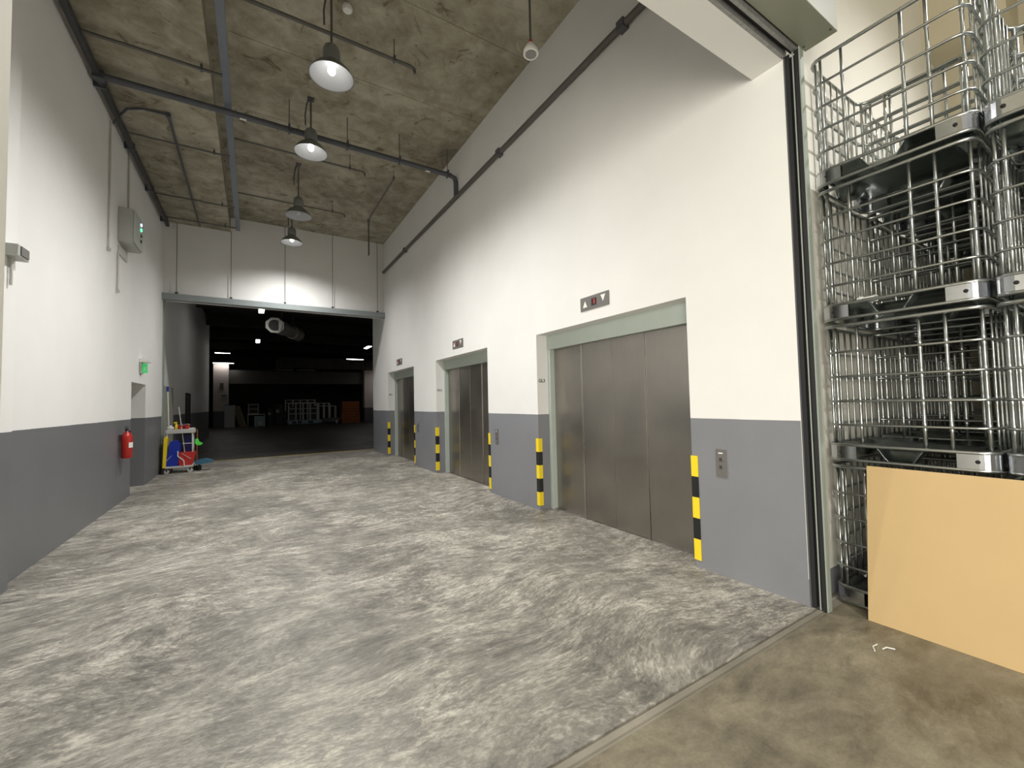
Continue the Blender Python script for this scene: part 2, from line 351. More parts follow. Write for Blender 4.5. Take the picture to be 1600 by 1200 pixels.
# ---------------------------------------------------------------- lifts
def lift(i, a, b, nleft):
    """b = far jamb (left in the photo), a = near jamb"""
    d = tag(empty('door_%d' % i, (3.78, 0, 0)), ['', 'farthest stainless steel goods lift door, marked GL1', 'middle stainless steel goods lift door, marked GL2', 'nearest and widest-looking stainless steel goods lift door, marked GL3'][i], kind='structure')
    B(0.01, a, 2.37, .15, b, 2.585).build('header', 'frame_green', d)
    B(0.02, b-.06, 0, .15, b, 2.37).build('jamb', 'frame_green', d)
    B(0.02, a, 0, .15, a+.04, 2.37).build('jamb', 'frame_green', d)
    B(.10, b-.685, .01, .145, b-.062, 2.37).build('door_panel', 'steel_door', d, bevel=.004)
    B(.06, b-.735, .01, .085, b-.70, 2.37).build('door_edge', 'steel_edge', d, bevel=.003)
    cuts = [b-.742, b-1.29, b-1.81, a+.04]
    for k in range(3):
        x0 = .06+(.012 if k == 2 else 0)
        B(x0, cuts[k+1]+.001, .01, x0+.035, cuts[k]-.001, 2.37).build('door_panel', 'steel_door', d, bevel=.003)
    B(.05, a, 0, .15, b, .008).build('sill', 'steel_plate', d)
for i, (a, b, c_) in enumerate(lifts): lift(3-i, a, b, 1)

words_ = {3: ('nearest', 'GL3'), 2: ('middle', 'GL2'), 1: ('farthest', 'GL1')}
def text(s, size, loc, rot, mt, name='lettering', parent=None, ext=.001):
    cu = bpy.data.curves.new(name, 'FONT'); cu.body = s; cu.size = size; cu.extrude = ext; cu.offset = size*.022; cu.align_x = 'CENTER'; cu.align_y = 'CENTER'
    t = bpy.data.objects.new(name, cu); cu.materials.append(MAT[mt]); COL.objects.link(t); t.location = loc; t.rotation_euler = rot
    me = bpy.data.meshes.new_from_object(t); bpy.data.objects.remove(t); t = bpy.data.objects.new(name, me); COL.objects.link(t); t.location = loc; t.rotation_euler = rot
    if parent: t.parent = parent
    return t
def guard(y, side, lab):
    """corner guard angle: yellow/black segments wrapping the corner; side=+1 recess lies at smaller y (left jamb)"""
    q = empty('corner_guard', (XR, y, .065), label=lab, cat='corner guard', group='yellow and black corner guards of the lifts')
    for k in range(5):
        z0 = k*.196; m = MB(); t = .008
        if side > 0: m.box(-t, -t, z0, 0, .062, z0+.196).box(0, -t, z0, .06, 0, z0+.196)
        else: m.box(-t, -.062, z0, 0, t, z0+.196).box(0, 0, z0, .06, t, z0+.196)
        m.build('segment', 'blackp' if k % 2 else 'yellow', q, label='black segment' if k % 2 else 'yellow segment')
    return q
for i, (a, b, c_) in enumerate(lifts):
    n = 3-i; adj, gl = words_[n]
    guard(b, 1, 'yellow and black striped guard on the left corner of the %s lift (%s)' % (adj, gl))
    guard(a, -1, 'yellow and black striped guard on the right corner of the %s lift (%s)' % (adj, gl))
    t = text(gl, .068, (3.685, b-.001, 1.90), (PI/2, 0, 0), 'print'); t.name = 'lift_lettering'
    tag(t, 'small dark letters %s painted on the left reveal of the %s lift' % (gl, adj), 'lettering')
    # indicator
    yc = (a+b)/2
    q = empty('lift_indicator', (XR, yc, 2.815), label='grey lift indicator with white arrows above the %s lift' % adj, cat='indicator')
    B(-.015, -.25, -.085, 0, .25, .085).build('plate', 'plate_grey', q, bevel=.002)
    MB().prism([(.10+.0, -.035), (.18, -.035), (.14, .045)], 0, -.018, -.015).build('up_arrow', 'arrow_white', q, label='white triangle pointing up').location = (0, .02, -.01)
    MB().prism([(-.18, .035), (-.10, .035), (-.14, -.045)], 0, -.018, -.015).build('down_arrow', 'arrow_white', q, label='white triangle pointing down').location = (0, -.02, .02)
    dd = B(-.018, -.045, -.045, -.015, .045, .045).build('display', 'black', q)
    text('1', .08, (-.0185, -.008, 0), (PI/2, 0, -PI/2), 'led_red', 'digit', dd, .0005)
    # call panel
    q = empty('call_panel', (XR, a-.30, 1.005), label='grey lift call button plate on the dado right of the %s lift' % adj, cat='call panel')
    B(-.012, -.048, -.125, 0, .048, .125).build('plate', 'plate_grey', q, bevel=.002)
    B(-.014, -.02, .085, -.012, .02, .095).build('marking', 'arrow_white', q)
    for zz in (.035, -.035):
        bt = B(-.016, -.017, zz-.017, -.012, .017, zz+.017).build('button', 'arrow_white' if False else 'steel_edge', q)
        B(-.018, -.011, zz-.011, -.016, .011, zz+.011).build('button_cap', 'dark', bt)

# ---------------------------------------------------------------- left side: doorway, sign, extinguisher, control box
d = tag(empty('door_4', (XL, 10.52, 0)), 'grey steel fire door set back in the left wall', kind='structure')
B(-.40, 0, 0, -.34, 1.24, 2.13).build('door_leaf', 'door_grey', d)
B(-.34, .0, 0, -.30, .05, 2.13).box(-.34, 1.19, 0, -.30, 1.24, 2.13).box(-.34, 0, 2.08, -.30, 1.24, 2.13).build('frame', 'steel_beam', d)
d = tag(empty('door_5', (-2.02, 14.2, 0)), 'pale double door in the dim left wall of the hall', kind='structure')
B(0, 0, 0, .03, .78, 2.22).build('door_leaf', 'door_pale', d, bevel=.003); B(0, .79, 0, .03, 1.6, 2.22).build('door_leaf', 'door_pale', d, bevel=.003)
d = tag(empty('door_6', (-2.02, 18.7, 0)), 'narrow dark door in the dim left wall of the hall', kind='structure')
B(0, 0, 0, .03, .9, 2.12).build('door_leaf', 'dark', d); B(0, -.05, 0, .05, 0, 2.16).box(0, .9, 0, .05, .95, 2.16).box(0, 0, 2.12, .05, .9, 2.16).build('frame', 'black', d)

q = empty('exit_sign', (XL, 11.25, 2.40), label='small lit green exit sign projecting above the left doorway', cat='exit sign')
B(0, -.12, .16, .16, .12, .24).build('housing', 'white_plastic', q, bevel=.004)
B(.03, -.012, -.05, .11, .012, .14).build('panel', 'green_sign', q)
B(.005, -.10, -.07, .03, .10, .16).build('back_box', 'box_grey', q)
sg = MB().tube([(.055, -.014, .0), (.07, -.014, .04), (.085, -.014, .0)], .006, 6).cyl((.07, -.014, .04), (.07, -.014, .08), .008, 6)
sg.build('running_figure', 'arrow_white', q)

q = empty('fire_extinguisher', (XL+.10, 9.72, .77), label='red fire extinguisher hanging on the left dado beside the doorway', cat='extinguisher')
MB().lathe([(.0, 0), (.065, 0), (.078, .02), (.078, .36), (.065, .41), (.035, .44), (.025, .46), (0, .46)], seg=20).build('cylinder', 'red', q)
MB().cyl((0, 0, .45), (0, 0, .50), .022, 10).box(-.015, -.09, .50, .015, .05, .515).box(-.015, -.09, .53, .015, .03, .545).build('valve_and_handle', 'dark', q)
MB().tube([(0, .03, .48), (.02, .10, .46), (.03, .115, .30), (.03, .11, .12)], .011, 8).build('hose', 'black', q)
MB().prism([(.080*math.cos(R(an)), .080*math.sin(R(an))) for an in range(-60, 16, 15)]+[(.0785*math.cos(R(an)), .0785*math.sin(R(an))) for an in range(15, -61, -15)], 2, .18, .27).build('paper_label', 'white_plastic', q)
B(-.10, -.03, .30, -.075, .03, .40).build('bracket', 'dark', q)

q = empty('control_box', (XL+.001, 9.72, 4.75), label='grey wall-mounted electrical control box with a green light high on the left wall', cat='control box')
B(0, -.32, -.29, .19, .32, .30).build('body', 'box_grey', q, bevel=.01)
B(.192, -.30, -.27, .22, .30, .28).build('lid', 'box_grey', q, bevel=.006)
for k, (yy, zz, mt, nm) in enumerate(((.12, .18, 'led_blue', 'indicator_light'), (.12, .09, 'led_green', 'indicator_light'), (.12, -.02, 'dark', 'knob'), (.12, -.12, 'dark', 'knob'))):
    MB().cyl((.22, yy, zz), (.235, yy, zz), .028, 12).build(nm, mt, q)
for (yy, z0, z1, r, lab) in ((10.0, 5.06, 6.4, .014, 'thin grey conduit running up from the control box to the soffit'), (9.37, 3.62, 4.25, .012, 'thin grey conduit dropping below the control box'), (8.82, 4.15, 6.2, .012, 'tall thin grey conduit on the left wall before the control box')):
    o = MB().cyl((XL+.02, yy, z0), (XL+.02, yy, z1), r, 8).box(XL, yy-.025, z0-.05, XL+.045, yy+.025, z0).build('wall_conduit', 'conduit_white'); tag(o, lab, 'conduit')
q = empty('cable_bracket', (XL+.001, 9.72, 4.37), label='pale plastic deflector under the control box', cat='bracket')
B(0, -.30, -.12, .02, .25, .06).build('plate', 'conduit_white', q)
q = empty('wall_sensor', (XLn, 5.60, 3.05), label='small grey sensor box at the left edge of the picture', cat='sensor')
B(0, -.14, -.05, .09, .08, .06).build('body', 'box_grey', q, bevel=.006); B(.09, -.10, -.03, .10, .05, .05).build('lens', 'plate_grey', q)
MB().cyl((.02, -.05, -.3), (.02, -.05, -.05), .012, 8).build('cable', 'conduit_white', q)

# ---------------------------------------------------------------- ceiling services
def pipe(name, pts, r, mt, lab, cat='pipe', group=None, hang=(), hz=None, seg=10, fit=()):
    q = empty(name, pts[0], label=lab, cat=cat, group=group); p0 = Vector(pts[0])
    MB().tube([Vector(p)-p0 for p in pts], r, seg).build('pipe_run' if cat == 'pipe' else 'tube_run', mt, q)
    for h_ in hang:
        h_ = Vector(h_); top = hz-.0
        B(h_.x-p0.x-.015, h_.y-p0.y-r-.006, h_.z-p0.z-r-.006, h_.x-p0.x+.015, h_.y-p0.y+r+.006, h_.z-p0.z+r+.03).build('clamp', 'pipe_dark', q)
        MB().cyl(h_-p0, (h_.x-p0.x, h_.y-p0.y, top-p0.z), .007, 6).build('hanger', 'conduit', q)
    for f in fit:
        f = Vector(f)-p0; B(f.x-r-.012, f.y-r-.012, f.z-r-.012, f.x+r+.012, f.y+r+.012, f.z+r+.012).build('fitting', 'pipe_dark', q)
    return q
o = pipe('sprinkler_main', [(-1.86, 7.8, 6.27), (3.45, 7.8, 6.27), (3.53, 7.8, 6.24), (3.56, 7.8, 6.15), (3.56, 7.8, 5.86)], .048, 'pipe_dark', 'thick dark grey pipe crossing the corridor under the soffit', hang=[(.51, 7.8, 6.27), (1.44, 7.8, 6.27), (2.39, 7.8, 6.27), (3.38, 7.8, 6.27)], hz=CZ, fit=[(-1.84, 7.8, 6.27)])
for x in (-.1, .98 if False else .0, 2.85)[1:]:
    pass
for x in (-.15, 2.95): B(x-(-1.86)-.04, -.02, -.052, x+1.86+.05, .02, -.046).build('sticker', 'arrow_white', o, label='small white sticker')
pipe('wall_pipe', [(3.55, 1.9, 5.83), (3.55, 13.45, 5.83)], .04, 'pipe_brown', 'long dark pipe running high along the right wall', fit=[(3.555, 3.2, 5.83), (3.555, 6.0, 5.83), (3.555, 11.2, 5.83)])
q = empty('cable_trunking', (XL+.06, 1.9, 6.24), label='dark cable trunking running along the top of the left wall', cat='trunking')
B(0, 0, 0, .07, 11.6, .09).build('channel', 'black_steel', q, bevel=.004)
for k in range(7): B(-.055, 1+k*1.7, -.015, .085, 1.04+k*1.7, .11).build('bracket', 'pipe_dark', q)
q = empty('cable_tray', (-.40, 1.9, 6.37), label='blue-grey cable tray hanging beside the step in the soffit', cat='cable tray')
B(0, 0, 0, .10, 11.45, .05).build('tray', 'tray_blue', q, bevel=.003)
for k in range(7): MB().cyl((.05, .9+k*1.7, .05), (.05, .9+k*1.7, CZ-6.37), .008, 6).build('hanger', 'conduit', q)
ys = (7.02, 9.29, 11.66, 13.0)
lbl = ['nearest', 'second nearest', 'second farthest', 'farthest']
for k, yy in enumerate(ys):
    pipe('branch_pipe', [(-1.84, yy, 6.31), (-.38, yy, 6.31)], .022 if k == 0 else .017, 'conduit', '%s thin branch pipe between the left trunking and the cable tray' % lbl[k], group='thin branch pipes over the left strip', hang=[(-.62, yy, 6.31)], hz=6.4, seg=8)
for k, (yy, r) in enumerate(((5.75, .024), (8.95, .019), (11.22, .017))):
    pipe('sprinkler_branch', [(-.30, yy, 6.5), (1.94, yy, 6.5), (1.99, yy, 6.48), (2.0, yy, 6.42)], r, 'conduit', '%s thin sprinkler pipe under the main soffit, ending in a short drop' % ('nearest', 'middle', 'farthest')[k], group='sprinkler pipes under the main soffit', hang=[(1.7, yy, 6.5)], hz=CZ, seg=8)
pipe('drop_pipe', [(2.65, 9.05, 6.6), (2.65, 11.42, 6.6), (2.65, 11.46, 6.58), (2.65, 11.48, 6.5), (2.65, 11.48, 5.62)], .02, 'conduit', 'thin pipe with a long vertical drop near the far end of the soffit', hang=[(2.65, 9.1, 6.6)], hz=CZ, fit=[(2.65, 11.48, 6.58)], seg=8)
pipe('looped_conduit', [(-1.93, 8.95, 6.22), (-1.88, 8.9, 6.30), (-1.7, 8.62, 6.35), (-1.5, 8.52, 6.36), (-1.2, 8.5, 6.36), (-1.18, 8.55, 6.36), (-1.19, 13.45, 6.36)], .02, 'pipe_dark', 'dark conduit bending off the left wall and running along the lower soffit', fit=[(-1.18, 8.52, 6.36)], seg=8)

q = empty('hanging_detector', (2.45, 3.45, 5.2), label='round white detector hanging on a long rod near the right wall', cat='detector')
MB().lathe([(0, .005), (.062, .005), (.066, 0), (.075, 0), (.08, .01), (.078, .04), (.05, .09), (.03, .12), (0, .12)], seg=24).build('body', 'white_plastic', q)
MB().cyl((0, 0, -.001), (0, 0, .004), .058, 20).build('grille', 'plate_grey', q)
MB().cyl((0, 0, .12), (0, 0, CZ-5.2), .012, 8).build('rod', 'conduit', q); MB().cyl((0, 0, .12), (0, 0, .15), .02, 8).build('red_collar', 'red', q)
q = empty('smoke_detector', (1.03, 5.54, 6.72), label='small round white detector fixed to the soffit by the nearest lamp', cat='detector')
MB().lathe([(0, 0), (.05, 0), (.065, .02), (.065, .05), (.05, .08), (0, .08)], seg=20).build('body', 'white_plastic', q)

# ---------------------------------------------------------------- high bay lamps
def lamp(x, y, z, on, lab, zc=CZ, e=None, cup=None):
    q = empty('high_bay_lamp', (x, y, z), label=lab, cat='lamp', group='high bay lamps down the corridor')
    MB().lathe([(.262, -.004), (.258, .0), (.225, .06), (.17, .12), (.11, .165), (.085, .19)], seg=36).build('shade', 'shade_out', q)
    MB().lathe([(.252, .0), (.218, .062), (.163, .122), (.10, .168), (.0, .175)], seg=36).build('reflector', 'refl_white', q)
    MB().lathe([(0, .19), (.09, .19), (.10, .21), (.10, .33), (.085, .37), (.03, .42), (0, .42)], seg=20).build('gear_housing', 'shade_out', q)
    MB().lathe([(0, .03), (.03, .035), (.045, .06), (.045, .10), (.025, .15), (.02, .172)], seg=16).build('bulb', 'bulb' if on else 'bulb_off', q)
    MB().cyl((0, 0, .42), (0, 0, zc-z), .014, 8).build('rod', 'conduit', q)
    H = zc-z
    MB().tube([(0, .02, H-.01), (-.03, .02, H-.03), (-.06, .02, H-.10), (-.085, .02, H-.30), (-.08, .02, H-.48)], .011, 8).build('cable', 'pipe_dark', q)
    B(-.05, -.04, H-.03, .05, .05, H).build('ceiling_box', 'pipe_dark', q)
    if on: point('high_bay_light', (x, y, z+.015), e or BAY, (1, .985, .96), .07, 'SPOT')
    return q
lamp(.82, 5.42, 5.67, True, 'lit high bay lamp nearest the camera')
lamp(.82, 7.60, 5.86, True, 'brightly lit high bay lamp just behind the thick crossing pipe')
lamp(.82, 9.85, 5.66, False, 'unlit high bay lamp with a grey open shade, third from the camera')
lamp(.86, 12.2, 5.88, True, 'lit high bay lamp farthest from the camera', e=BAY*.8)
# lobby lamps; the one behind the camera is unseen, added for front light
for (x, y, lab) in ((5.9, -.9, 'lobby high bay lamp over the stacked cages'), (1.2, -3.0, 'unseen high bay lamp behind the camera, added to light the front')):
    q = lamp(x, y, 6.4, True, lab, zc=7.4, e=LOBBY); q['group'] = 'lobby high bay lamps'

# ---------------------------------------------------------------- caged tank frames (empty IBC cages)
D, W, CR = .97, .895, .085
def rrect(hx, hy, r, z, n=4):
    pts = []
    for (cx, cy, a0) in ((hx-r, hy-r, 0), (-hx+r, hy-r, 90), (-hx+r, -hy+r, 180), (hx-r, -hy+r, 270)):
        for k in range(n+1):
            a = R(a0+90*k/n); pts.append((cx+r*math.cos(a), cy+r*math.sin(a), z))
    return pts
HZ = (.28, .46, .65, .84)
bx = [(.37, .16), (.23, .13), (-.12, .13), (-.25, .13), (-.39, .13)]
def bar_mesh(k=1.0):
    zs = [.115]; rs = [.011]
    for hz in HZ: zs += [hz-.03, hz-.018, hz, hz+.018, hz+.03]; rs += [.011, .0145, .009, .0145, .011]
    zs += [1.035]; rs += [.011]
    return MB().tube([(0, 0, z) for z in zs], .011, 7, radii=[r*k for r in rs]).mesh('vertical_bar')
def link(me, name, mt, parent, loc=(0, 0, 0), rz=0):
    if not me.materials: me.materials.append(MAT[mt])
    o = bpy.data.objects.new(name, me); COL.objects.link(o); o.parent = parent; o.location = loc; o.rotation_euler = (0, 0, rz); return o
def tray_mesh():
    m = MB(); nx, ny = 34, 34; hx, hy = D/2-.004, W/2-.004; vs = []; fs = []
    def ss(a, b, x): t = max(0, min(1, (x-a)/(b-a))); return t*t*(3-2*t)
    for i in range(nx+1):
        for j in range(ny+1):
            u, v = -1+2*i/nx, -1+2*j/ny
            # rounded square map
            x, y = u*hx, v*hy
            r = CR+.02; ax, ay = abs(x)-(hx-r), abs(y)-(hy-r)
            if ax > 0 and ay > 0:
                l = math.hypot(ax, ay); mm = max(ax, ay)
                if l > 1e-6: s_ = mm/l; x = math.copysign(hx-r+ax*s_, x); y = math.copysign(hy-r+ay*s_, y)
            z = .128
            edge = min(hx-abs(x), hy-abs(y))
            z -= .016*ss(.05, .09, edge)                                   # recessed pan
            z -= .010*ss(.17, .20, edge)
            # centre feet: the sheet is pressed down at the middle of each side
            for (dd, al, half) in ((hx-abs(x), y-.02, .055), (hy-abs(y), x, .055)):
                dip = (1-ss(half, half+.085, abs(al)))*(1-ss(.10, .17, dd))
                z -= dip*(z-.018)
            vs.append((x, y, z))
    for i in range(nx):
        for j in range(ny):
            a = i*(ny+1)+j; fs.append((a, a+1, a+ny+2, a+ny+1))
    m.add(vs, fs, True); return m.mesh('pallet_tray')
def foot_mesh():
    prof = []
    r = CR+.005; n = 6; L_ = .10
    out = [(L_, 0)]+[]
    # path in plan: along -x side then arc then along y side ; corner at (0,0) pointing (+,+)
    P_ = [(-L_-r, 0), (-r, 0)]+[(-r+r*math.sin(R(90*k/n)), -r+r*math.cos(R(90*k/n))) for k in range(1, n)]+[(0, -r), (0, -r-L_)]
    I_ = [(-L_-r, -.035), (-r, -.035)]+[(-r+(r-.035)*math.sin(R(90*k/n)), -r+(r-.035)*math.cos(R(90*k/n))) for k in range(1, n)]+[(-.035, -r), (-.035, -r-L_)]
    return MB().prism(P_+I_[::-1], 2, .022, .118).mesh('corner_foot')
ring_me = [MB().tube(rrect(D/2, W/2, CR, z), .0095, 7, closed=True).mesh('hoop') for z in HZ]
top_me = MB().tube(rrect(D/2, W/2, CR, 1.045), .014, 8, closed=True).mesh('top_rail')
rim_me = MB().tube(rrect(D/2, W/2, CR, .125), .013, 8, closed=True).mesh('tray_rim')
base_me = MB().tube(rrect(D/2, W/2, CR, .0135), .0125, 8, closed=True).mesh('base_runner')
bar_me = bar_mesh(); side_me = bar_mesh(.66); tray_me = tray_mesh(); foot_me = foot_mesh()
hole_me = MB().cyl((0, 0, 0), (.0, .004, 0), .012, 12).mesh('bolt_hole')
def cage(x, y, z):
    q = empty('tank_cage', (x, y, z))
    for me in ring_me: link(me, 'hoop', 'galv', q)
    link(top_me, 'top_rail', 'galv', q); link(base_me, 'base_runner', 'galv', q)
    t = link(tray_me, 'pallet_tray', 'galv_sheet', q); t.modifiers.new('solid', 'SOLIDIFY').thickness = .004
    link(rim_me, 'tray_rim', 'galv', t)
    for (sx, sy, rz) in ((1, 1, 0), (-1, 1, 90), (-1, -1, 180), (1, -1, 270)):
        f = link(foot_me, 'corner_foot', 'galv_foot', q, (sx*(D/2+.008), sy*(W/2+.008), 0), R(rz))
    for (sx, sy) in ((-1, 1), (-1, -1)):
        link(hole_me, 'bolt_hole', 'hole', q, (sx*(D/2+.0095), sy*(W/2-.088), .07), R(90))
    ins = .013
    for s in (-1, 1):
        for yy in (.37, .23, -.12, -.25): link(bar_me, 'vertical_bar', 'galv', q, (s*(D/2-ins), yy if s < 0 else -yy, 0))
        for xx in (-.36, -.24, -.12, 0, .12, .24, .36): link(side_me, 'vertical_bar', 'galv', q, (xx, s*(W/2-ins), 0))
        for t_ in (-1, 1): link(bar_me, 'vertical_bar', 'galv', q, (s*(D/2-CR*.3-ins*.7), t_*(W/2-CR*.3-ins*.7), 0))
    return q
proto = cage(3.885+D/2, 1.09, 0); ptree = get_tree(proto); first = True
lev = ['bottom', 'second-lowest', 'second-highest', 'topmost']
rown = ['front row', 'second-row', 'third-row', 'rear row']; coln = ['beside the shutter guide', 'at the picture\'s right edge']
for r_ in range(4):
    for c_ in range(2):
        for l_ in range(4):
            o = proto if first else copy_tree(proto, None, ptree); first = False
            jit = random.uniform(-.006, .006)
            o.location = (3.885+D/2+r_*1.005+jit, 1.09-c_*.925+jit*.5, l_*1.087+(0 if l_ == 0 else .0))
            tag(o, '%s steel tank cage, %s stack %s' % (lev[l_], rown[r_].replace(' row', '-row'), coln[c_]), 'tank cage', 'stacked galvanised steel tank cages')
# plastic stubs left on the trays
for (x, y, z, rz, lab) in ((4.0, 1.22, 2.295, 1.3, 'short white plastic pipe stub lying on the second-topmost tray of the front stack'), (4.2, 1.30, 3.385, .4, 'white plastic bit lying on the topmost tray of the front stack')):
    q = empty('plastic_stub', (x, y, z), rz, label=lab, cat='pipe stub')
    MB().lathe([(.022, 0), (.026, 0), (.026, .11), (.022, .11), (.022, 0)], (0, 0, .027), seg=16, axis='x').build('tube', 'white_plastic', q)
    MB().lathe([(.026, .095), (.034, .095), (.034, .12), (.022, .12)], (0, 0, .027), seg=16, axis='x').build('collar', 'white_plastic', q)
# cardboard sheet leaning on the cages
cb = MB().prism([(0, 0), (.006, 0), (.126, 1.075), (.120, 1.075)], 1, -1.0, 0)
o = cb.build('cardboard_sheet', 'card', loc=(3.722, 1.285, -.003)); tag(o, 'large plain brown cardboard sheet leaning against the stacked cages', 'cardboard')

# debris on the lobby floor
for k, (x, y, a, l, lab) in enumerate(((3.35, 1.13, .3, .10, 'white scrap of plastic strip on the floor by the shutter guide'), (3.40, 1.08, -.5, .07, 'smaller white scrap beside the strip on the lobby floor'))):
    o = MB().tube([(-l/2, 0, .004), (0, .01, .006), (l/2, -.01, .004)], .004, 6).build('plastic_scrap', 'white_plastic', loc=(x, y, -.004)); o.rotation_euler = (0, 0, a); tag(o, lab, 'scrap')

# ---------------------------------------------------------------- janitor cart (about 13.4 m away)
q = empty('cleaning_cart', (-1.56, 13.55, 0), label='grey janitor cart with blue and red buckets by the left wall end', cat='cart')
B(-.30, -.22, .13, .28, .22, .18).build('platform', 'castor', q, bevel=.01)
for (x, y) in ((-.24, -.17), (.22, -.17), (-.24, .17), (.22, .17)):
    wv = MB().cyl((x, y-.02, .055), (x, y+.02, .055), .055, 14).build('castor', 'castor', q)
    B(x-.015, y-.03, .06, x+.015, y+.03, .13).build('fork', 'dark', wv)
MB().prism([(-.29, .18), (-.02, .18), (.01, .46), (-.32, .46)], 1, -.20, .12).build('blue_bucket', 'blue', q, label='blue bucket')
MB().prism([(0, .18), (.26, .18), (.34, .50), (-.0, .50)], 1, -.20, .12).build('red_bucket', 'redb', q, label='red bucket')
MB().prism([(-.22, .42), (.0, .42), (.02, .70), (-.04, .80), (-.10, .82), (-.18, .78), (-.21, .70)], 1, -.15, .08).build('wringer', 'blue', q, label='tall blue mop wringer')
for (x, y) in ((-.26, .2), (.26, .2), (-.26, -.05), (.26, -.05)): MB().cyl((x, y, .18), (x*.96, y, 1.02), .013, 8).build('post', 'white_metal', q)
B(-.28, -.08, .98, .30, .22, 1.08).build('top_tray', 'castor', q, bevel=.008)
B(.05, .10, .46, .23, .20, .92).build('waste_bag', 'navy', q, label='dark blue waste bag')
MB().cyl((.05, -.05, .72), (.26, -.05, .72), .008, 8).build('rail', 'white_metal', q)
MB().tube([(-.02, -.21, .55), (-.02, -.22, .42), (.05, -.23, .36), (.10, -.23, .30), (.11, -.22, .15)], .012, 8).build('wringer_handle', 'white_metal', q, label='white wringer handle')
MB().tube([(-.26, -.205, .30), (-.14, -.21, .45)], .006, 6).build('bucket_bail', 'castor', q); MB().tube([(.06, -.205, .48), (.24, -.215, .34)], .006, 6).build('bucket_bail', 'castor', q)
def solo(name, mb, mt, lab, cat, loc, grp=None):
    o = mb.build(name, mt, loc=loc); return tag(o, lab, cat, grp)
cx, cy = -1.56, 13.55
m = MB()
for (dx, dy, dz, r) in ((0, 0, .04, .06), (.05, .01, .035, .045), (.02, -.02, .075, .04)):
    m.lathe([(0, dz-r*.6), (r*.7, dz-r*.5), (r, dz), (r*.7, dz+r*.6), (0, dz+r*.75)], (dx, dy, 0), 10)
solo('crumpled_bag', m, 'white_plastic', 'crumpled white plastic bag on the left of the cart top', 'bag', (cx-.22, cy+.05, 1.08))
for k, x in enumerate((.0, .13)):
    pl = empty('small_pail', (cx+x, cy+.05, 1.08), label='small red pail on the cart top, %s of the two' % ('left' if k == 0 else 'right'), cat='pail', group='small red pails on the cart')
    MB().lathe([(0, 0), (.045, 0), (.062, .10), (.058, .10), (.042, .006), (0, .006)], seg=16).build('body', 'redb', pl)
    MB().tube([(-.06, 0, .10), (-.03, 0, .125), (.03, 0, .125), (.06, 0, .10)], .004, 6).build('bail', 'white_metal', pl)
solo('spray_bottle', MB().lathe([(0, 0), (.03, 0), (.032, .10), (.012, .14), (.012, .16), (0, .16)], seg=12).box(-.045, -.012, .15, .02, .012, .185), 'yellow', 'yellow spray bottle standing on the cart top behind the red pails', 'bottle', (cx-.10, cy+.15, 1.08))
solo('folded_cloth', B(0, 0, 0, .12, .12, .03), 'castor', 'grey folded cloth at the right end of the cart top', 'cloth', (cx+.17, cy-.02, 1.08))
q = empty('mop', (cx+.10, cy-.02, .40), label='long-handled mop standing in the red bucket with its handle leaning left', cat='mop')
MB().cyl((0, 0, .05), (-.14, .05, 1.25), .011, 8).build('handle', 'conduit_white', q); MB().lathe([(0, -.1), (.05, -.08), (.06, 0), (.02, .07), (0, .07)], (0, 0, 0), 10).build('mop_head', 'white_plastic', q)
q = empty('broom', (cx+.33, cy+.12, 0), label='broom with a dark head standing right of the cart', cat='broom')
MB().cyl((0, 0, .12), (.0, .06, 1.05), .011, 8).build('handle', 'wood_orange', q); B(-.06, -.03, 0, .10, .03, .12).build('broom_head', 'black', q)
q = solo('green_cloth', MB().prism([(0, .10), (.05, .12), (.08, .03), (.14, .0), (.15, -.03), (.10, -.06), (.03, -.05), (-.01, .0)], 1, -.03, .03), 'greencloth', 'bright green cloth hanging from the right side of the cart', 'cloth', (cx+.32, cy-.12, .72))
q = empty('dustpan', (cx+.42, cy+.02, .0), label='blue dustpan standing on the floor right of the cart', cat='dustpan')
MB().prism([(-.10, .26), (.10, .30), (.26, .24), (.27, .20), (-.02, .16), (-.12, .20)], 1, -.12, .12).build('pan', 'tealdust', q); B(-.05, -.02, 0, -.01, .02, .17).build('support', 'black', q)
q = empty('floor_sign', (-1.85, 13.45, 0), label='folded yellow wet-floor sign leaning by the wall left of the cart', cat='floor sign')
B(-.035, -.14, .0, .0, .14, .16).build('foot_board', 'black', q); MB().prism([(-.02, .16), (.04, .16), (.06, .88), (.03, .92), (-.0, .88)], 1, -.16, .14).build('front_board', 'yellow', q)
q = empty('broom', (-1.80, 13.85, 0), label='pale-handled broom with a blue cap standing against the hall wall left of the cart', cat='broom')
MB().cyl((0, 0, .1), (-.06, 0, 2.05), .014, 8).build('handle', 'white_plastic', q); MB().cyl((-.06, 0, 2.05), (-.063, 0, 2.18), .025, 8).build('cap', 'blue', q); B(-.08, -.12, 0, .05, .12, .10).build('broom_head', 'dark', q)

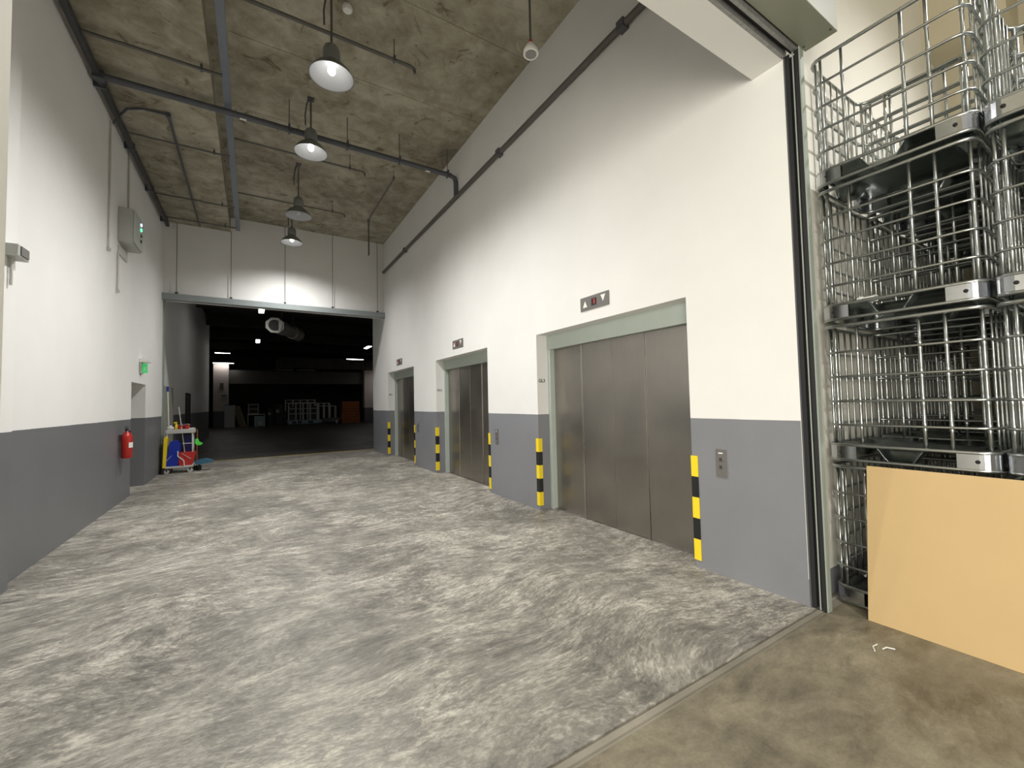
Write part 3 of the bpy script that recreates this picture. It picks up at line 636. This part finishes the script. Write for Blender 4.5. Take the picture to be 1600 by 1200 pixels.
# ---------------------------------------------------------------- far hall contents
q = empty('jet_fan', (.78, 20.1, 5.02), 0, label='pale jet fan hanging under the dark hall ceiling, its octagonal mouth facing out', cat='fan')
ax = Vector((.52, .85, 0)).normalized()
fr = bpy.data.objects
def oct_pts(rw, rh, c): 
    return [(c[0]+rw*math.cos(R(a))*1.0, c[1], c[2]+rh*math.sin(R(a))) for a in (22.5, 67.5, 112.5, 157.5, 202.5, 247.5, 292.5, 337.5)]
ms = MB(); a_, b_ = [], []
O = oct_pts(.36, .34, (0, 0, 0)); I = [(.25*math.cos(R(a)), 0, .25*math.sin(R(a))) for a in range(0, 360, 15)]
ms.prism([(x, z) for x, y_, z in O], 1, 0, .06); ms.build('mouth_plate', 'white_plastic', q)
MB().cyl((0, -.012, 0), (0, 0, 0), .235, 24).build('dark_mouth', 'dark', q)
MB().tube([(0, .06, 0), (.35, .75, 0)], .30, 18).build('silencer', 'conduit_white', q)
MB().tube([(.35, .75, 0), (.75, 1.6, 0)], .27, 18).build('fan_casing', 'box_grey', q)
MB().tube([(.75, 1.6, 0), (1.05, 2.2, 0)], .30, 18).build('silencer', 'conduit_white', q)
for t in ((.3, .6), (.8, 1.7)): B(t[0]-.03, t[1]-.03, .2, t[0]+.03, t[1]+.03, 1.28).build('hanger', 'dark', q)
def tube_light(x, y, z, dx, dy, on, lab):
    q = empty('tube_light', (x, y, z), label=lab, cat='light', group='tube lights in the dark hall')
    B(-dx/2-.02, -dy/2-.02, .03, dx/2+.02, dy/2+.02, .08).build('housing', 'box_grey', q)
    B(-dx/2, -dy/2, .012, dx/2, dy/2, .03).build('tube', 'tube_on' if on else 'tube_off', q)
    MB().cyl((0, 0, .08), (0, 0, 6.3-z), .01, 6).build('hanger', 'dark', q)
tube_light(.28, 18.6, 5.3, .16, 1.2, True, 'lit square-looking tube light just left of the jet fan')
tube_light(.24, 27.6, 5.3, .18, 1.2, True, 'lit tube light below and left of the jet fan')
tube_light(6.35, 28.0, 5.3, .22, 1.2, True, 'slanting lit tube light at the upper right of the hall')
tube_light(7.1, 35.8, 5.3, 1.3, .1, True, 'long thin lit tube light at the right of the hall')
tube_light(-1.75, 34.5, 5.3, .85, .1, True, 'upper of the two lit tube lights at the left of the hall')
tube_light(-2.05, 41.7, 5.25, 1.4, .1, True, 'lower of the two lit tube lights at the left of the hall')
tube_light(2.3, 41.0, 4.72, 1.3, .12, False, 'unlit white tube light at the back of the hall, left one')
tube_light(4.0, 41.0, 4.72, 1.4, .12, False, 'unlit white tube light at the back of the hall, right one')
tube_light(10.6, 39.9, 4.7, 1.4, .12, True, 'unseen tube light behind the corner, added to brighten the pink-white wall end')  # hidden lamp added so the far right wall end reads brighter
q = empty('air_duct', (1.7, 41.25, 4.95), label='dim sheet metal air duct with seams at the back of the hall', cat='duct')
for k, (a, b) in enumerate(((0, 1.5), (1.53, 3.0), (3.03, 4.5), (4.53, 6.0), (6.03, 7.4), (7.43, 8.8))): B(a, 0, 0, b, .8, .95).build('duct_section', 'hall_grey', q)

q = empty('white_board', (-1.95, 41.3, 0), label='white sheet board standing by the far left pillar', cat='board'); B(0, 0, 0, .72, .06, 1.8).build('panel', 'white_metal', q)
o = MB().prism([(0, 0), (.10, 0), (-.45, 1.75), (-.55, 1.75)], 1, 0, .5).build('leaning_plank', 'ply', loc=(-.55, 41.2, 0)); tag(o, 'thin pale plank leaning beside the white board', 'plank')
o = MB().prism([(0, 0), (.55, 0), (.05, 1.7), (-.45, 1.7)], 1, 0, .1).build('plywood_board', 'ply', loc=(-.95, 41.85, 0)); tag(o, 'plywood board leaning left of the small cabinet', 'board')
q = empty('open_cabinet', (-.32, 41.3, 1.02), label='small white open cabinet stacked on a desk in the dark hall', cat='cabinet')
for a in ((0, 0, 0, .05, .5, .85), (.70, 0, 0, .75, .5, .85)): B(*a).build('side_panel', 'white_metal', q)
for zz in (0, .40, .80): B(.05, 0, zz, .70, .5, zz+.05).build('shelf', 'white_metal', q)
B(.05, .46, .05, .70, .5, .8).build('back_panel', 'hall_grey', q)
q = empty('desk', (-.35, 41.2, 0), label='white desk holding the small open cabinet', cat='desk')
B(0, 0, .96, 1.25, .6, 1.02).build('top', 'white_metal', q)
for x in (0, 1.2): B(x, 0, 0, x+.05, .6, .96).build('leg_panel', 'white_metal', q)
q = empty('plastic_crate', (.12, 40.9, 0), label='pale blue crate with white bundles in front of the desk', cat='crate')
B(0, 0, 0, .75, .25, .85).build('body', 'paleblue', q); B(.3, -.06, .1, .55, 0, .4).build('bundle', 'white_plastic', q)
for k, (x, h_, w_) in enumerate(((1.1, 1.5, .45), (1.65, 1.8, .6), (2.05 if False else 2.28, 1.2, .2))):
    o = empty('dark_machine', (x, 41.4, 0), label=('narrow black machine right of the blue crate', 'taller black machine between the crate and the white trolley', 'low black machine beside the white trolley')[k], cat='machine')
    B(0, 0, 0, w_, .5, h_).build('body', 'dark', o, bevel=.02); B(.05, -.02, h_*.6, w_*.5, 0, h_*.75).build('label_plate', 'box_grey', o)
def rack(x0, y, w_, h_, lab, cols, rows, base=.35, mt='white_metal', grp=None):
    q = empty('frame_trolley', (x0, y, 0), label=lab, cat='trolley', group=grp)
    B(0, 0, .06, w_, .7, base).build('base', 'paleblue', q)
    for i in range(cols+1):
        x = (w_-.07)*i/cols; B(x, 0, base, x+.07, .05, h_).build('post', mt, q); B(x, .65, base, x+.07, .7, h_).build('post', mt, q)
    for zz in rows: B(0, 0, zz, w_, .05, zz+.06).build('rail', mt, q); B(0, .65, zz, w_, .7, zz+.06).build('rail', mt, q)
    for xx in (.1, w_-.2): MB().cyl((xx, .1, .05), (xx+.05, .1, .05), .05, 10).build('castor', 'dark', q)
    return q
r1 = rack(2.62, 41.0, 2.35, 1.88, 'large white-framed glazed trolley in the middle of the far hall', 4, (.92, 1.35, 1.82))
for k in range(2): B(.30+k*.42, -.01, .12, .62+k*.42, .0, .30).build('vent', 'dark', r1)
B(1.55, -.01, .12, 1.95, 0, .30).build('vent', 'dark', r1)
B(.12, .3, .4, .5, .34, 1.6).build('glass_pane', 'glassy', r1); B(1.9, .3, .4, 2.25, .34, 1.6).build('glass_pane', 'glassy', r1)
rack(2.5, 43.0, 2.5, 2.2, 'second white frame standing behind the glazed trolley', 4, (1.9, 2.14))
rack(5.02, 41.2, .98, 1.86, 'narrower white frame trolley right of the glazed one', 2, (1.55, 1.8))
rack(6.0, 41.4, .55, 1.6, 'smallest white frame at the right end of the trolleys', 1, (1.54,))
q = empty('flat_trolley', (5.3, 40.5, 0), label='low flat grey trolley in front of the white frames', cat='trolley'); B(0, 0, .18, 1.35, .6, .5).build('deck', 'hall_grey', q); B(1.05, -.03, .02, 1.2, 0, .28).build('castor', 'white_plastic', q)
for k, (x, z, w_, h_) in enumerate(((6.95, 0, 1.6, 1.02), (7.0, 1.03, 1.5, .95))):
    q = empty('wooden_crate', (x, 41.0, z), label=('lower orange-brown wooden crate near the far right pillar', 'upper orange-brown wooden crate near the far right pillar')[k], cat='crate', group='orange-brown crates at the far right')
    for j in range(4): B(0, 0, j*h_/4, w_, .9, (j+1)*h_/4-.03).build('plank', 'wood_orange', q)
q = empty('wall_poster', (-2.3, 41.98, 2.55), label='dark paper notices on the far left pillar', cat='notice')
B(.0, -.02, .6, .25, 0, 1.1).build('sheet', 'hall_grey', q); B(.1, -.02, .0, .45, 0, .12).build('sheet', 'hall_grey', q); B(.35, -.02, -.95, .8, 0, -.7).build('blue_plate', 'navy', q)
